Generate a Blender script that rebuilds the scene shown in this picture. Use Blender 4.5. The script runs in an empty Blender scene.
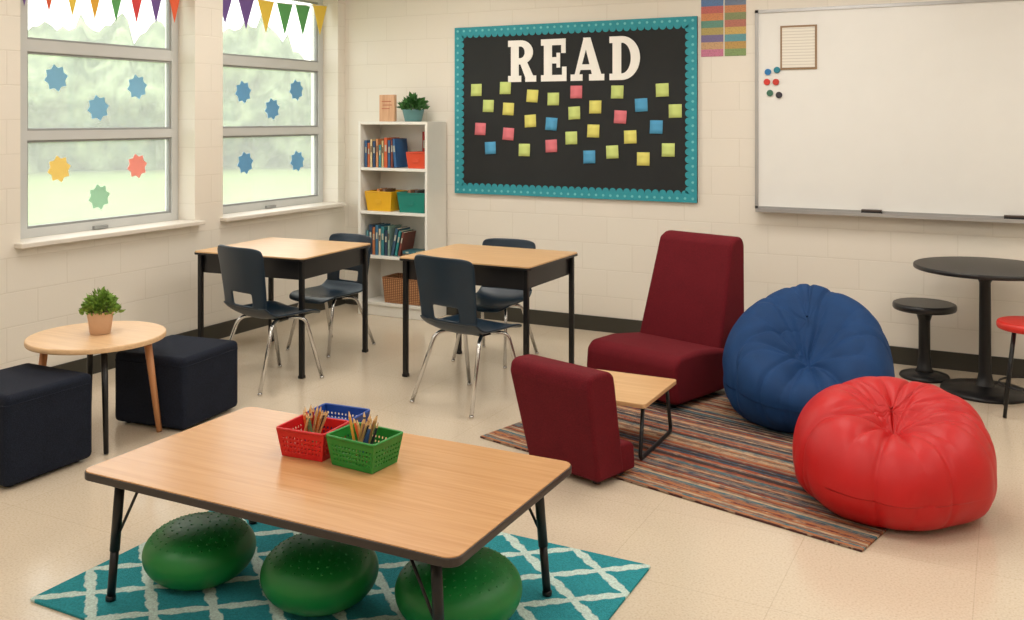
import bpy, bmesh, math, random
from mathutils import Vector, Matrix, noise
random.seed(11)
scene = bpy.context.scene
COL = scene.collection
scene.view_settings.view_transform = 'Standard'

# ------------------------------------------------------------------ helpers
def lin(c):
    out = []
    for v in c[:3]:
        v = v / 255.0
        out.append(v / 12.92 if v <= 0.04045 else ((v + 0.055) / 1.055) ** 2.4)
    return (out[0], out[1], out[2], 1.0)

def base_mat(name):
    m = bpy.data.materials.new(name)
    m.use_nodes = True
    nt = m.node_tree
    return m, nt, nt.nodes, nt.links, nt.nodes['Principled BSDF']

def mat(name, col, rough=0.5, metal=0.0, var=0.06, vscale=6.0, bump=0.0, bscale=80.0, spec=0.5, coat=0.0, sheen=0.0):
    m, nt, N, L, b = base_mat(name)
    tc = N.new('ShaderNodeTexCoord')
    nz = N.new('ShaderNodeTexNoise'); nz.inputs['Scale'].default_value = vscale; nz.inputs['Detail'].default_value = 4
    L.new(tc.outputs['Object'], nz.inputs['Vector'])
    r = N.new('ShaderNodeValToRGB')
    c = lin(col)
    r.color_ramp.elements[0].position = 0.3; r.color_ramp.elements[1].position = 0.7
    r.color_ramp.elements[0].color = tuple(max(0, x * (1 - var)) for x in c[:3]) + (1,)
    r.color_ramp.elements[1].color = tuple(min(1, x * (1 + var)) for x in c[:3]) + (1,)
    L.new(nz.outputs['Fac'], r.inputs['Fac']); L.new(r.outputs['Color'], b.inputs['Base Color'])
    b.inputs['Roughness'].default_value = rough; b.inputs['Metallic'].default_value = metal
    b.inputs['Specular IOR Level'].default_value = spec
    b.inputs['Coat Weight'].default_value = coat
    b.inputs['Sheen Weight'].default_value = sheen
    if bump > 0:
        n2 = N.new('ShaderNodeTexNoise'); n2.inputs['Scale'].default_value = bscale; n2.inputs['Detail'].default_value = 3
        L.new(tc.outputs['Object'], n2.inputs['Vector'])
        bp = N.new('ShaderNodeBump'); bp.inputs['Strength'].default_value = bump; bp.inputs['Distance'].default_value = 0.004
        L.new(n2.outputs['Fac'], bp.inputs['Height']); L.new(bp.outputs['Normal'], b.inputs['Normal'])
    return m

def wood(name, c1, c2, rough=0.35, sc=(1.5, 28, 28), coat=0.0):
    m, nt, N, L, b = base_mat(name)
    tc = N.new('ShaderNodeTexCoord'); mp = N.new('ShaderNodeMapping')
    mp.inputs['Scale'].default_value = sc
    L.new(tc.outputs['Object'], mp.inputs['Vector'])
    nz = N.new('ShaderNodeTexNoise'); nz.inputs['Scale'].default_value = 2.0; nz.inputs['Detail'].default_value = 8; nz.inputs['Distortion'].default_value = 0.6
    L.new(mp.outputs['Vector'], nz.inputs['Vector'])
    r = N.new('ShaderNodeValToRGB')
    r.color_ramp.elements[0].position = 0.3; r.color_ramp.elements[1].position = 0.7
    r.color_ramp.elements[0].color = lin(c1); r.color_ramp.elements[1].color = lin(c2)
    L.new(nz.outputs['Fac'], r.inputs['Fac']); L.new(r.outputs['Color'], b.inputs['Base Color'])
    b.inputs['Roughness'].default_value = rough
    b.inputs['Coat Weight'].default_value = coat
    return m

def fabric(name, c1, c2, scale=150.0):
    """fine woven upholstery"""
    m, nt, N, L, b = base_mat(name)
    tc = N.new('ShaderNodeTexCoord')
    n1 = N.new('ShaderNodeTexNoise'); n1.inputs['Scale'].default_value = scale; n1.inputs['Detail'].default_value = 2
    L.new(tc.outputs['Object'], n1.inputs['Vector'])
    n2 = N.new('ShaderNodeTexNoise'); n2.inputs['Scale'].default_value = 10; n2.inputs['Detail'].default_value = 5
    L.new(tc.outputs['Object'], n2.inputs['Vector'])
    ad = N.new('ShaderNodeMath'); ad.operation = 'MULTIPLY_ADD'; ad.inputs[1].default_value = 0.25
    L.new(n2.outputs['Fac'], ad.inputs[0]); L.new(n1.outputs['Fac'], ad.inputs[2])
    r = N.new('ShaderNodeValToRGB'); r.color_ramp.elements[0].position = 0.4; r.color_ramp.elements[1].position = 0.85
    r.color_ramp.elements[0].color = lin(c1); r.color_ramp.elements[1].color = lin(c2)
    L.new(ad.outputs[0], r.inputs['Fac']); L.new(r.outputs['Color'], b.inputs['Base Color'])
    b.inputs['Roughness'].default_value = 0.9; b.inputs['Specular IOR Level'].default_value = 0.25
    bp = N.new('ShaderNodeBump'); bp.inputs['Strength'].default_value = 0.6; bp.inputs['Distance'].default_value = 0.002
    L.new(n1.outputs['Fac'], bp.inputs['Height']); L.new(bp.outputs['Normal'], b.inputs['Normal'])
    return m

def setp(o, parent):
    if parent is not None:
        o.parent = parent

def thing(name, loc, rot, label, category, group=None):
    e = bpy.data.objects.new(name, None)
    e.empty_display_size = 0.1
    e.location = loc; e.rotation_euler = (0, 0, math.radians(rot))
    COL.objects.link(e)
    tag(e, label, category, group)
    return e

def tag(o, label, category, group=None):
    o['label'] = label; o['category'] = category
    if group: o['group'] = group
    return o

def mk(name, verts, faces, material, parent=None, loc=(0, 0, 0), smooth=False, rot=(0, 0, 0)):
    me = bpy.data.meshes.new(name)
    me.from_pydata([tuple(v) for v in verts], [], faces)
    me.update()
    mats = material if isinstance(material, (list, tuple)) else [material]
    for m_ in mats: me.materials.append(m_)
    if smooth:
        for p in me.polygons: p.use_smooth = True
    o = bpy.data.objects.new(name, me)
    o.location = loc; o.rotation_euler = rot
    COL.objects.link(o); setp(o, parent)
    return o

def fixn(o):
    bm = bmesh.new(); bm.from_mesh(o.data)
    bmesh.ops.remove_doubles(bm, verts=bm.verts, dist=1e-5)
    bmesh.ops.recalc_face_normals(bm, faces=bm.faces)
    bm.to_mesh(o.data); bm.free()
    return o

def bev(o, w, seg=3, ang=35):
    if w > 0:
        for p in o.data.polygons: p.use_smooth = True
        m = o.modifiers.new('bevel', 'BEVEL'); m.width = w; m.segments = seg
        m.limit_method = 'ANGLE'; m.angle_limit = math.radians(ang)
        wn = o.modifiers.new('wn', 'WEIGHTED_NORMAL'); wn.keep_sharp = True
    return o

def box(name, size, center, material, parent=None, bevel=0.0, seg=3, rot=(0, 0, 0)):
    x, y, z = size[0] / 2, size[1] / 2, size[2] / 2
    v = [(-x, -y, -z), (x, -y, -z), (x, y, -z), (-x, y, -z), (-x, -y, z), (x, -y, z), (x, y, z), (-x, y, z)]
    f = [(0, 3, 2, 1), (4, 5, 6, 7), (0, 1, 5, 4), (1, 2, 6, 5), (2, 3, 7, 6), (3, 0, 4, 7)]
    o = mk(name, v, f, material, parent, center, False, rot)
    return bev(o, bevel, seg)

def add_box(V, F, lo, hi):
    n = len(V)
    x0, y0, z0 = lo; x1, y1, z1 = hi
    V += [(x0, y0, z0), (x1, y0, z0), (x1, y1, z0), (x0, y1, z0), (x0, y0, z1), (x1, y0, z1), (x1, y1, z1), (x0, y1, z1)]
    F += [tuple(n + i for i in f) for f in [(0, 3, 2, 1), (4, 5, 6, 7), (0, 1, 5, 4), (1, 2, 6, 5), (2, 3, 7, 6), (3, 0, 4, 7)]]

def multibox(name, boxes, material, parent=None, loc=(0, 0, 0), bevel=0.0):
    V, F = [], []
    for lo, hi in boxes: add_box(V, F, lo, hi)
    o = mk(name, V, F, material, parent, loc)
    return bev(o, bevel, 2)

def lathe(name, prof, material, parent=None, loc=(0, 0, 0), n=48, smooth=True, rot=(0, 0, 0)):
    V, F = [], []
    k = len(prof)
    for i in range(n):
        a = 2 * math.pi * i / n
        for r, z in prof: V.append((r * math.cos(a), r * math.sin(a), z))
    for i in range(n):
        j = (i + 1) % n
        for q in range(k - 1):
            F.append((i * k + q, j * k + q, j * k + q + 1, i * k + q + 1))
    if prof[0][0] > 1e-6: F.append(tuple(i * k for i in range(n))[::-1])
    if prof[-1][0] > 1e-6: F.append(tuple(i * k + k - 1 for i in range(n)))
    o = mk(name, V, F, material, parent, loc, False, rot)
    fixn(o)
    if smooth:
        for p in o.data.polygons: p.use_smooth = len(p.vertices) <= 4
    return o

def rounded_prof(r, z0, z1, b, r0=None):
    r0 = r if r0 is None else r0
    p = [(r0 - b, z0), (r0 - b * 0.3, z0 + b * 0.3), (r0, z0 + b), (r, z1 - b), (r - b * 0.3, z1 - b * 0.3), (r - b, z1)]
    return p

def plate(name, w, d, h, rad, material, parent, loc, bevel=0.003, n=8):
    pts = []
    for cx, cy, a0 in [(w/2-rad, d/2-rad, 0), (-w/2+rad, d/2-rad, 90), (-w/2+rad, -d/2+rad, 180), (w/2-rad, -d/2+rad, 270)]:
        for i in range(n + 1):
            a = math.radians(a0 + 90 * i / n)
            pts.append((cx + rad * math.cos(a), cy + rad * math.sin(a)))
    k = len(pts)
    V = [(x, y, -h/2) for x, y in pts] + [(x, y, h/2) for x, y in pts]
    F = [tuple(range(k))[::-1], tuple(range(k, 2 * k))] + [(i, (i+1) % k, k + (i+1) % k, k + i) for i in range(k)]
    o = mk(name, V, F, material, parent, loc)
    return bev(o, bevel, 2, 50)

def prism(name, prof, w, material, parent, loc=(0, 0, 0), bevel=0.03, seg=5, taper=None):
    k = len(prof)
    V = []
    for s in (-1, 1):
        for y, z in prof:
            t = taper(z) if taper else 1
            V.append((s * w / 2 * t, y, z))
    F = [tuple(range(k)), tuple(range(k, 2 * k))[::-1]] + [(i, (i+1) % k, k + (i+1) % k, k + i) for i in range(k)]
    o = mk(name, V, F, material, parent, loc)
    fixn(o)
    return bev(o, bevel, seg, 20)

def fillet(pts, fr, n=6):
    pts = [Vector(p) for p in pts]
    out = [pts[0]]
    for i in range(1, len(pts) - 1):
        a, b, c = pts[i-1], pts[i], pts[i+1]
        d1 = min(fr, (a-b).length * 0.45); d2 = min(fr, (c-b).length * 0.45)
        p0 = b + (a-b).normalized() * d1; p2 = b + (c-b).normalized() * d2
        for q in range(n + 1):
            t = q / n
            out.append(p0 * (1-t)**2 + b * 2 * t * (1-t) + p2 * t**2)
    out.append(pts[-1])
    return out

def tube(name, pts, r, material, parent=None, fr=0.04, n=12, closed=False, rend=None):
    P = fillet(pts, fr) if fr > 0 and len(pts) > 2 else [Vector(p) for p in pts]
    V, F = [], []
    m_ = len(P)
    T = []
    for i in range(m_):
        if closed: T.append((P[(i+1) % m_] - P[i-1]).normalized())
        else: T.append((P[min(i+1, m_-1)] - P[max(i-1, 0)]).normalized())
    up = Vector((0, 0, 1)) if abs(T[0].z) < 0.9 else Vector((1, 0, 0))
    nrm = (up - T[0] * up.dot(T[0])).normalized()
    for i in range(m_):
        nrm = (nrm - T[i] * nrm.dot(T[i])).normalized()
        bi = T[i].cross(nrm)
        rr = r if rend is None else r + (rend - r) * i / (m_ - 1)
        for q in range(n):
            a = 2 * math.pi * q / n
            V.append(P[i] + (nrm * math.cos(a) + bi * math.sin(a)) * rr)
    lim = m_ if closed else m_ - 1
    for i in range(lim):
        j = (i + 1) % m_
        for q in range(n):
            F.append((i*n+q, i*n+(q+1) % n, j*n+(q+1) % n, j*n+q))
    if not closed:
        F.append(tuple(range(n))[::-1]); F.append(tuple((m_-1)*n+q for q in range(n)))
    o = mk(name, V, F, material, parent)
    for p in o.data.polygons: p.use_smooth = len(p.vertices) == 4
    return o

def dup(root, loc, rot, label=None):
    def rec(o, par):
        c = o.copy(); COL.objects.link(c)
        if par is not None:
            c.parent = par; c.matrix_parent_inverse = o.matrix_parent_inverse.copy()
        for ch in o.children: rec(ch, c)
        return c
    r = rec(root, None)
    r.location = loc; r.rotation_euler = (0, 0, math.radians(rot))
    if label: r['label'] = label
    return r

def structure(o):
    o['kind'] = 'structure'
    return o

# survey of flat wall positions: camera bearing -> point on a wall plane
FPX, HOR, CH = 965.0, 118.0, 1.65
SN, CS = 0.4587, 0.8886
def on_back(u, v, Y=6.93):
    t = (u - 512) / FPX
    d = Y / (CS + SN * t)
    return d * (-SN + CS * t), CH - (v - HOR) * d / FPX
def on_left(u, v, X=-5.42):
    t = (u - 512) / FPX
    d = X / (-SN + CS * t)
    return d * (CS + SN * t), CH - (v - HOR) * d / FPX

# ------------------------------------------------------------------ materials
def wall_mat(name, axis):
    m, nt, N, L, b = base_mat(name)
    tc = N.new('ShaderNodeTexCoord'); sp = N.new('ShaderNodeSeparateXYZ'); cb = N.new('ShaderNodeCombineXYZ')
    L.new(tc.outputs['Object'], sp.inputs[0])
    L.new(sp.outputs[axis], cb.inputs[0]); L.new(sp.outputs['Z'], cb.inputs[1])
    br = N.new('ShaderNodeTexBrick')
    br.inputs['Scale'].default_value = 1.0; br.inputs['Brick Width'].default_value = 0.41; br.inputs['Row Height'].default_value = 0.205
    br.inputs['Mortar Size'].default_value = 0.005; br.inputs['Mortar Smooth'].default_value = 0.8
    br.inputs['Color1'].default_value = lin((231, 225, 213)); br.inputs['Color2'].default_value = lin((230, 223, 211))
    br.inputs['Mortar'].default_value = lin((223, 216, 203))
    L.new(cb.outputs[0], br.inputs['Vector']); L.new(br.outputs['Color'], b.inputs['Base Color'])
    nz = N.new('ShaderNodeTexNoise'); nz.inputs['Scale'].default_value = 90; nz.inputs['Detail'].default_value = 4
    L.new(tc.outputs['Object'], nz.inputs['Vector'])
    ml = N.new('ShaderNodeMath'); ml.operation = 'MULTIPLY_ADD'; ml.inputs[1].default_value = -1.0
    L.new(br.outputs['Fac'], ml.inputs[0])
    m2 = N.new('ShaderNodeMath'); m2.operation = 'MULTIPLY'; m2.inputs[1].default_value = 0.3
    L.new(nz.outputs['Fac'], m2.inputs[0]); L.new(m2.outputs[0], ml.inputs[2])
    bp = N.new('ShaderNodeBump'); bp.inputs['Strength'].default_value = 0.25; bp.inputs['Distance'].default_value = 0.004
    L.new(ml.outputs[0], bp.inputs['Height']); L.new(bp.outputs['Normal'], b.inputs['Normal'])
    b.inputs['Roughness'].default_value = 0.55
    return m

M_wx = wall_mat('painted_block_x', 'X'); M_wy = wall_mat('painted_block_y', 'Y')
M_ceil = mat('ceiling_tile', (238, 237, 234), 0.9, bump=0.2)
M_trimdark = mat('baseboard_vinyl', (54, 52, 44), 0.45)
M_frame = mat('window_frame_paint', (200, 202, 200), 0.45, var=0.02)
M_sill = mat('window_sill_paint', (222, 215, 204), 0.45, var=0.03)
M_black = mat('black_metal', (20, 20, 22), 0.4, metal=0.2, var=0.1)
M_blackpl = mat('black_laminate', (25, 24, 26), 0.35, var=0.08)
M_chrome = mat('chrome', (205, 205, 205), 0.18, metal=1.0, var=0.03)
M_shell = mat('navy_plastic', (9, 36, 54), 0.36, var=0.08)
M_wtop = wood('oak_laminate', (204, 160, 112), (220, 180, 132), 0.33)
M_wtop2 = wood('oak_laminate_low_table', (190, 140, 92), (206, 159, 110), 0.24, sc=(1.0, 30, 30))
M_wtop3 = wood('light_oak', (214, 176, 134), (228, 192, 150), 0.4)
M_legwood = wood('leg_wood', (186, 124, 80), (205, 146, 100), 0.45, sc=(28, 28, 1.5))
M_white = mat('white_laminate', (232, 230, 222), 0.4, var=0.02)
M_maroon = fabric('maroon_fabric', (86, 11, 21), (112, 21, 33), 260)
M_ott = fabric('dark_navy_fabric', (12, 17, 29), (30, 37, 53), 240)
M_blue = mat('blue_canvas', (12, 56, 104), 0.72, var=0.1, vscale=10, bump=0.4, bscale=240, spec=0.3)
M_red = mat('red_vinyl', (188, 8, 14), 0.48, var=0.05, vscale=8, bump=0.15, bscale=180, spec=0.45)
M_green = mat('green_rubber', (16, 122, 50), 0.42, var=0.08)
M_teal = mat('teal_paper', (44, 148, 162), 0.7, var=0.08, vscale=30)
M_teal2 = mat('light_teal_paper', (110, 190, 196), 0.7, var=0.08, vscale=30)
M_bboard = mat('black_board_paper', (30, 33, 34), 0.8, var=0.15, vscale=3)
M_letter = mat('white_letter_card', (248, 246, 240), 0.6, var=0.02)
M_alu = mat('aluminium', (180, 180, 180), 0.35, metal=0.6, var=0.03)
M_wb = mat('whiteboard_enamel', (234, 234, 230), 0.2, var=0.01)
cols = {'yellow': (226, 220, 116), 'lime': (204, 220, 130), 'pink': (224, 120, 130), 'sblue': (80, 160, 204)}
M_note = {k: mat('note_' + k, v, 0.7, var=0.03) for k, v in cols.items()}

def floor_mat():
    m, nt, N, L, b = base_mat('mottled_floor_tile')
    tc = N.new('ShaderNodeTexCoord')
    n1 = N.new('ShaderNodeTexNoise'); n1.inputs['Scale'].default_value = 120; n1.inputs['Detail'].default_value = 5
    n2 = N.new('ShaderNodeTexNoise'); n2.inputs['Scale'].default_value = 1.5
    L.new(tc.outputs['Object'], n1.inputs['Vector']); L.new(tc.outputs['Object'], n2.inputs['Vector'])
    r = N.new('ShaderNodeValToRGB'); e = r.color_ramp.elements
    e[0].position = 0.30; e[0].color = lin((200, 182, 158)); e[1].position = 0.5; e[1].color = lin((214, 199, 177))
    x = e.new(0.72); x.color = lin((219, 206, 186))
    L.new(n1.outputs['Fac'], r.inputs['Fac'])
    br = N.new('ShaderNodeTexBrick'); br.offset = 0; br.inputs['Scale'].default_value = 1
    br.inputs['Brick Width'].default_value = 0.61; br.inputs['Row Height'].default_value = 0.61
    br.inputs['Mortar Size'].default_value = 0.002; br.inputs['Mortar Smooth'].default_value = 0.3
    br.inputs['Color1'].default_value = (1, 1, 1, 1); br.inputs['Color2'].default_value = (0.975, 0.97, 0.965, 1); br.inputs['Mortar'].default_value = (0.86, 0.84, 0.82, 1)
    L.new(tc.outputs['Object'], br.inputs['Vector'])
    mx = N.new('ShaderNodeMix'); mx.data_type = 'RGBA'; mx.blend_type = 'MULTIPLY'; mx.inputs[0].default_value = 1
    L.new(r.outputs['Color'], mx.inputs[6]); L.new(br.outputs['Color'], mx.inputs[7])
    L.new(mx.outputs[2], b.inputs['Base Color'])
    mr = N.new('ShaderNodeMapRange'); mr.inputs[3].default_value = 0.12; mr.inputs[4].default_value = 0.24
    L.new(n2.outputs['Fac'], mr.inputs[0]); L.new(mr.outputs[0], b.inputs['Roughness'])
    b.inputs['Specular IOR Level'].default_value = 0.6
    return m
M_floor = floor_mat()

def stripe_rug_mat():
    m, nt, N, L, b = base_mat('striped_weave')
    tc = N.new('ShaderNodeTexCoord'); sp = N.new('ShaderNodeSeparateXYZ'); L.new(tc.outputs['Object'], sp.inputs[0])
    wob = N.new('ShaderNodeTexNoise'); wob.inputs['Scale'].default_value = 3
    L.new(tc.outputs['Object'], wob.inputs['Vector'])
    s1 = N.new('ShaderNodeMath'); s1.operation = 'MULTIPLY_ADD'; s1.inputs[1].default_value = 0.008
    L.new(wob.outputs['Fac'], s1.inputs[0]); L.new(sp.outputs['Y'], s1.inputs[2])
    s2 = N.new('ShaderNodeMath'); s2.operation = 'MULTIPLY'; s2.inputs[1].default_value = 66; L.new(s1.outputs[0], s2.inputs[0])
    fl = N.new('ShaderNodeMath'); fl.operation = 'FLOOR'; L.new(s2.outputs[0], fl.inputs[0])
    wn = N.new('ShaderNodeTexWhiteNoise'); wn.noise_dimensions = '1D'; L.new(fl.outputs[0], wn.inputs['W'])
    mp = N.new('ShaderNodeMapping'); mp.inputs['Scale'].default_value = (6, 100, 1); L.new(tc.outputs['Object'], mp.inputs['Vector'])
    n2 = N.new('ShaderNodeTexNoise'); n2.inputs['Scale'].default_value = 2.5; n2.inputs['Detail'].default_value = 3; L.new(mp.outputs['Vector'], n2.inputs['Vector'])
    ad = N.new('ShaderNodeMath'); ad.operation = 'MULTIPLY_ADD'; ad.inputs[1].default_value = 0.35
    sb = N.new('ShaderNodeMath'); sb.operation = 'SUBTRACT'; sb.inputs[1].default_value = 0.175
    L.new(n2.outputs['Fac'], ad.inputs[0]); L.new(wn.outputs['Value'], ad.inputs[2]); L.new(ad.outputs[0], sb.inputs[0])
    r = N.new('ShaderNodeValToRGB'); r.color_ramp.interpolation = 'CONSTANT'; e = r.color_ramp.elements
    pal = [(66, 52, 50), (156, 80, 54), (180, 150, 120), (68, 106, 116), (112, 54, 48), (188, 162, 132), (92, 88, 92), (170, 112, 74), (52, 76, 94), (148, 126, 106), (84, 54, 50)]
    e[0].position = 0; e[0].color = lin(pal[0]); e[1].position = 0.09; e[1].color = lin(pal[1])
    for i in range(2, len(pal)):
        x = e.new(i / len(pal)); x.color = lin(pal[i])
    L.new(sb.outputs[0], r.inputs['Fac']); L.new(r.outputs['Color'], b.inputs['Base Color'])
    b.inputs['Roughness'].default_value = 0.95; b.inputs['Specular IOR Level'].default_value = 0.2
    wv = N.new('ShaderNodeTexNoise'); wv.inputs['Scale'].default_value = 300; L.new(tc.outputs['Object'], wv.inputs['Vector'])
    bp = N.new('ShaderNodeBump'); bp.inputs['Strength'].default_value = 0.6; bp.inputs['Distance'].default_value = 0.004
    L.new(wv.outputs['Fac'], bp.inputs['Height']); L.new(bp.outputs['Normal'], b.inputs['Normal'])
    return m

def trellis_mat():
    m, nt, N, L, b = base_mat('teal_trellis_pile')
    tc = N.new('ShaderNodeTexCoord'); sp = N.new('ShaderNodeSeparateXYZ'); L.new(tc.outputs['Object'], sp.inputs[0])
    def math_(op, a, bb=None, c=None):
        n = N.new('ShaderNodeMath'); n.operation = op
        for i, v in enumerate((a, bb, c)):
            if v is None: continue
            if isinstance(v, (int, float)): n.inputs[i].default_value = v
            else: L.new(v, n.inputs[i])
        return n.outputs[0]
    def tri(v, per):
        return math_('PINGPONG', math_('ADD', v, 50.0 * per), per / 2)
    u = math_('MULTIPLY', tri(sp.outputs['X'], 0.30), 1 / 0.15)
    v = math_('MULTIPLY', tri(sp.outputs['Y'], 0.24), 1 / 0.12)
    def zig(a, k):
        return math_('ADD', a, math_('MULTIPLY', math_('SUBTRACT', math_('PINGPONG', math_('MULTIPLY', a, k), 1.0), 0.5), 0.09))
    s = math_('ABSOLUTE', math_('SUBTRACT', math_('ADD', zig(u, 5), zig(v, 3)), 1.0))
    nz = N.new('ShaderNodeTexNoise'); nz.inputs['Scale'].default_value = 75; nz.inputs['Detail'].default_value = 3; L.new(tc.outputs['Object'], nz.inputs['Vector'])
    s = math_('ADD', s, math_('MULTIPLY', nz.outputs['Fac'], 0.10))
    mrl = N.new('ShaderNodeMapRange'); mrl.inputs[1].default_value = 0.22; mrl.inputs[2].default_value = 0.27; mrl.inputs[3].default_value = 1; mrl.inputs[4].default_value = 0
    L.new(s, mrl.inputs[0])
    mx = N.new('ShaderNodeMix'); mx.data_type = 'RGBA'
    L.new(mrl.outputs[0], mx.inputs[0]); mx.inputs[6].default_value = lin((46, 142, 152)); mx.inputs[7].default_value = lin((200, 220, 212))
    n4 = N.new('ShaderNodeTexNoise'); n4.inputs['Scale'].default_value = 130; n4.inputs['Detail'].default_value = 4; L.new(tc.outputs['Object'], n4.inputs['Vector'])
    mr = N.new('ShaderNodeMapRange'); mr.inputs[1].default_value = 0.3; mr.inputs[2].default_value = 0.7; mr.inputs[3].default_value = 0.76; mr.inputs[4].default_value = 1.15
    L.new(n4.outputs['Fac'], mr.inputs[0])
    m2 = N.new('ShaderNodeVectorMath'); m2.operation = 'SCALE'; L.new(mx.outputs[2], m2.inputs[0]); L.new(mr.outputs[0], m2.inputs['Scale'])
    L.new(m2.outputs[0], b.inputs['Base Color']); b.inputs['Roughness'].default_value = 0.95; b.inputs['Specular IOR Level'].default_value = 0.2
    n3 = N.new('ShaderNodeTexNoise'); n3.inputs['Scale'].default_value = 220; L.new(tc.outputs['Object'], n3.inputs['Vector'])
    bp = N.new('ShaderNodeBump'); bp.inputs['Strength'].default_value = 0.8; bp.inputs['Distance'].default_value = 0.006
    L.new(n3.outputs['Fac'], bp.inputs['Height']); L.new(bp.outputs['Normal'], b.inputs['Normal'])
    return m

def glass_mat():
    m = bpy.data.materials.new('window_glass'); m.use_nodes = True
    nt = m.node_tree; N = nt.nodes; L = nt.links
    for n in list(N): N.remove(n)
    out = N.new('ShaderNodeOutputMaterial'); tr = N.new('ShaderNodeBsdfTransparent'); tr.inputs[0].default_value = (0.97, 0.98, 0.97, 1)
    gl = N.new('ShaderNodeBsdfGlossy'); gl.inputs['Roughness'].default_value = 0.03
    tl = N.new('ShaderNodeBsdfTranslucent'); tl.inputs[0].default_value = (0.92, 0.92, 0.90, 1)  # outdoor haze put into the pane as a milky translucent share
    m1 = N.new('ShaderNodeMixShader'); m1.inputs[0].default_value = 0.04
    m2 = N.new('ShaderNodeMixShader')
    nz = N.new('ShaderNodeTexNoise'); nz.inputs['Scale'].default_value = 3
    mr = N.new('ShaderNodeMapRange'); mr.inputs[3].default_value = 0.16; mr.inputs[4].default_value = 0.21
    L.new(nz.outputs['Fac'], mr.inputs[0]); L.new(mr.outputs[0], m2.inputs[0])
    L.new(tr.outputs[0], m1.inputs[1]); L.new(gl.outputs[0], m1.inputs[2])
    L.new(m1.outputs[0], m2.inputs[1]); L.new(tl.outputs[0], m2.inputs[2]); L.new(m2.outputs[0], out.inputs[0])
    return m

# ------------------------------------------------------------------ room
XL, XR, YF, YB, HC = -5.26, 2.6, -1.6, 6.95, 3.0
T = 0.3
structure(box('floor', (XR - XL + 2*T, YB - YF + 2*T, 0.1), ((XL+XR)/2, (YF+YB)/2, -0.05), M_floor))
structure(box('ceiling', (XR - XL + 2*T, YB - YF + 2*T, 0.1), ((XL+XR)/2, (YF+YB)/2, HC + 0.05), M_ceil))
structure(box('wall_back', (XR - XL + 2*T, T, HC), ((XL+XR)/2, YB + T/2, HC/2), M_wx))
structure(box('wall_front', (XR - XL + 2*T, T, HC), ((XL+XR)/2, YF - T/2, HC/2), M_wx))
structure(box('wall_right', (T, YB - YF, HC), (XR + T/2, (YF+YB)/2, HC/2), M_wy))
W1, W2, ZS, ZT = (3.78, 5.17), (5.45, 6.85), 0.89, 2.75
lw = multibox('wall_left', [
    ((XL-T, YF, 0), (XL, YB, ZS)), ((XL-T, YF, ZT), (XL, YB, HC)),
    ((XL-T, YF, ZS), (XL, W1[0], ZT)), ((XL-T, W1[1], ZS), (XL, W2[0], ZT)), ((XL-T, W2[1], ZS), (XL, YB, ZT))], M_wy)
structure(lw)
bh = 0.115
structure(box('baseboard_back', (XR - XL, 0.012, bh), ((XL+XR)/2, YB - 0.006, bh/2), M_trimdark))
structure(box('baseboard_left', (0.012, YB - YF - 0.02, bh), (XL + 0.006, (YF+YB)/2, bh/2), M_trimdark))
M_glass = glass_mat()
M_gask = mat('window_gasket', (150, 152, 150), 0.6)
for i, (y0, y1) in enumerate((W1, W2)):
    e = bpy.data.objects.new('window_%d' % (i+1), None); COL.objects.link(e); e.location = (XL - 0.19, (y0+y1)/2, ZS)
    structure(e)
    h = (y1 - y0) / 2; zt = ZT - ZS
    xa, xb = -0.03, 0.025
    a, b_ = -h+0.165, h-0.06
    multibox('window_frame', [((xa, -h+0.001, 0), (xb, a, zt-0.001)), ((xa, b_, 0), (xb, h-0.001, zt-0.001)),
        ((xa, a, 0), (xb-0.001, b_, 0.07)), ((xa, a, 0.62), (xb-0.001, b_, 0.68)), ((xa, a, 1.175), (xb-0.001, b_, 1.25)), ((xa, a, zt-0.08), (xb-0.001, b_, zt-0.001))], M_frame, e)
    bb = []
    for z0, z1 in ((0.07, 0.62), (0.68, 1.175), (1.25, zt-0.08)):
        w = 0.014
        bb += [((-0.02, a, z0), (0.012, a+w, z1)), ((-0.02, b_-w, z0), (0.012, b_, z1)), ((-0.02, a+w, z0), (0.012, b_-w, z0+w)), ((-0.02, a+w, z1-w), (0.012, b_-w, z1))]
    multibox('window_sash', bb, M_gask, e)
    for z0, z1 in ((0.07, 0.62), (0.68, 1.175), (1.25, zt-0.08)):
        box('glass_pane', (0.006, b_-a-0.004, z1-z0-0.004), (-0.01, (a+b_)/2, (z0+z1)/2), M_glass, e)
    multibox('window_handle', [((0.024, -0.05, 0.02), (0.045, 0.06, 0.04))], M_gask, e)
    s = box('trim_%d' % (i+1), (0.235, y1-y0+0.08 if i == 0 else y1-y0+0.06, 0.03), (XL - 0.165 + 0.1175 - 0.002, (y0+y1)/2, ZS - 0.0), M_sill, None, 0.006)
    structure(s)

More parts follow.
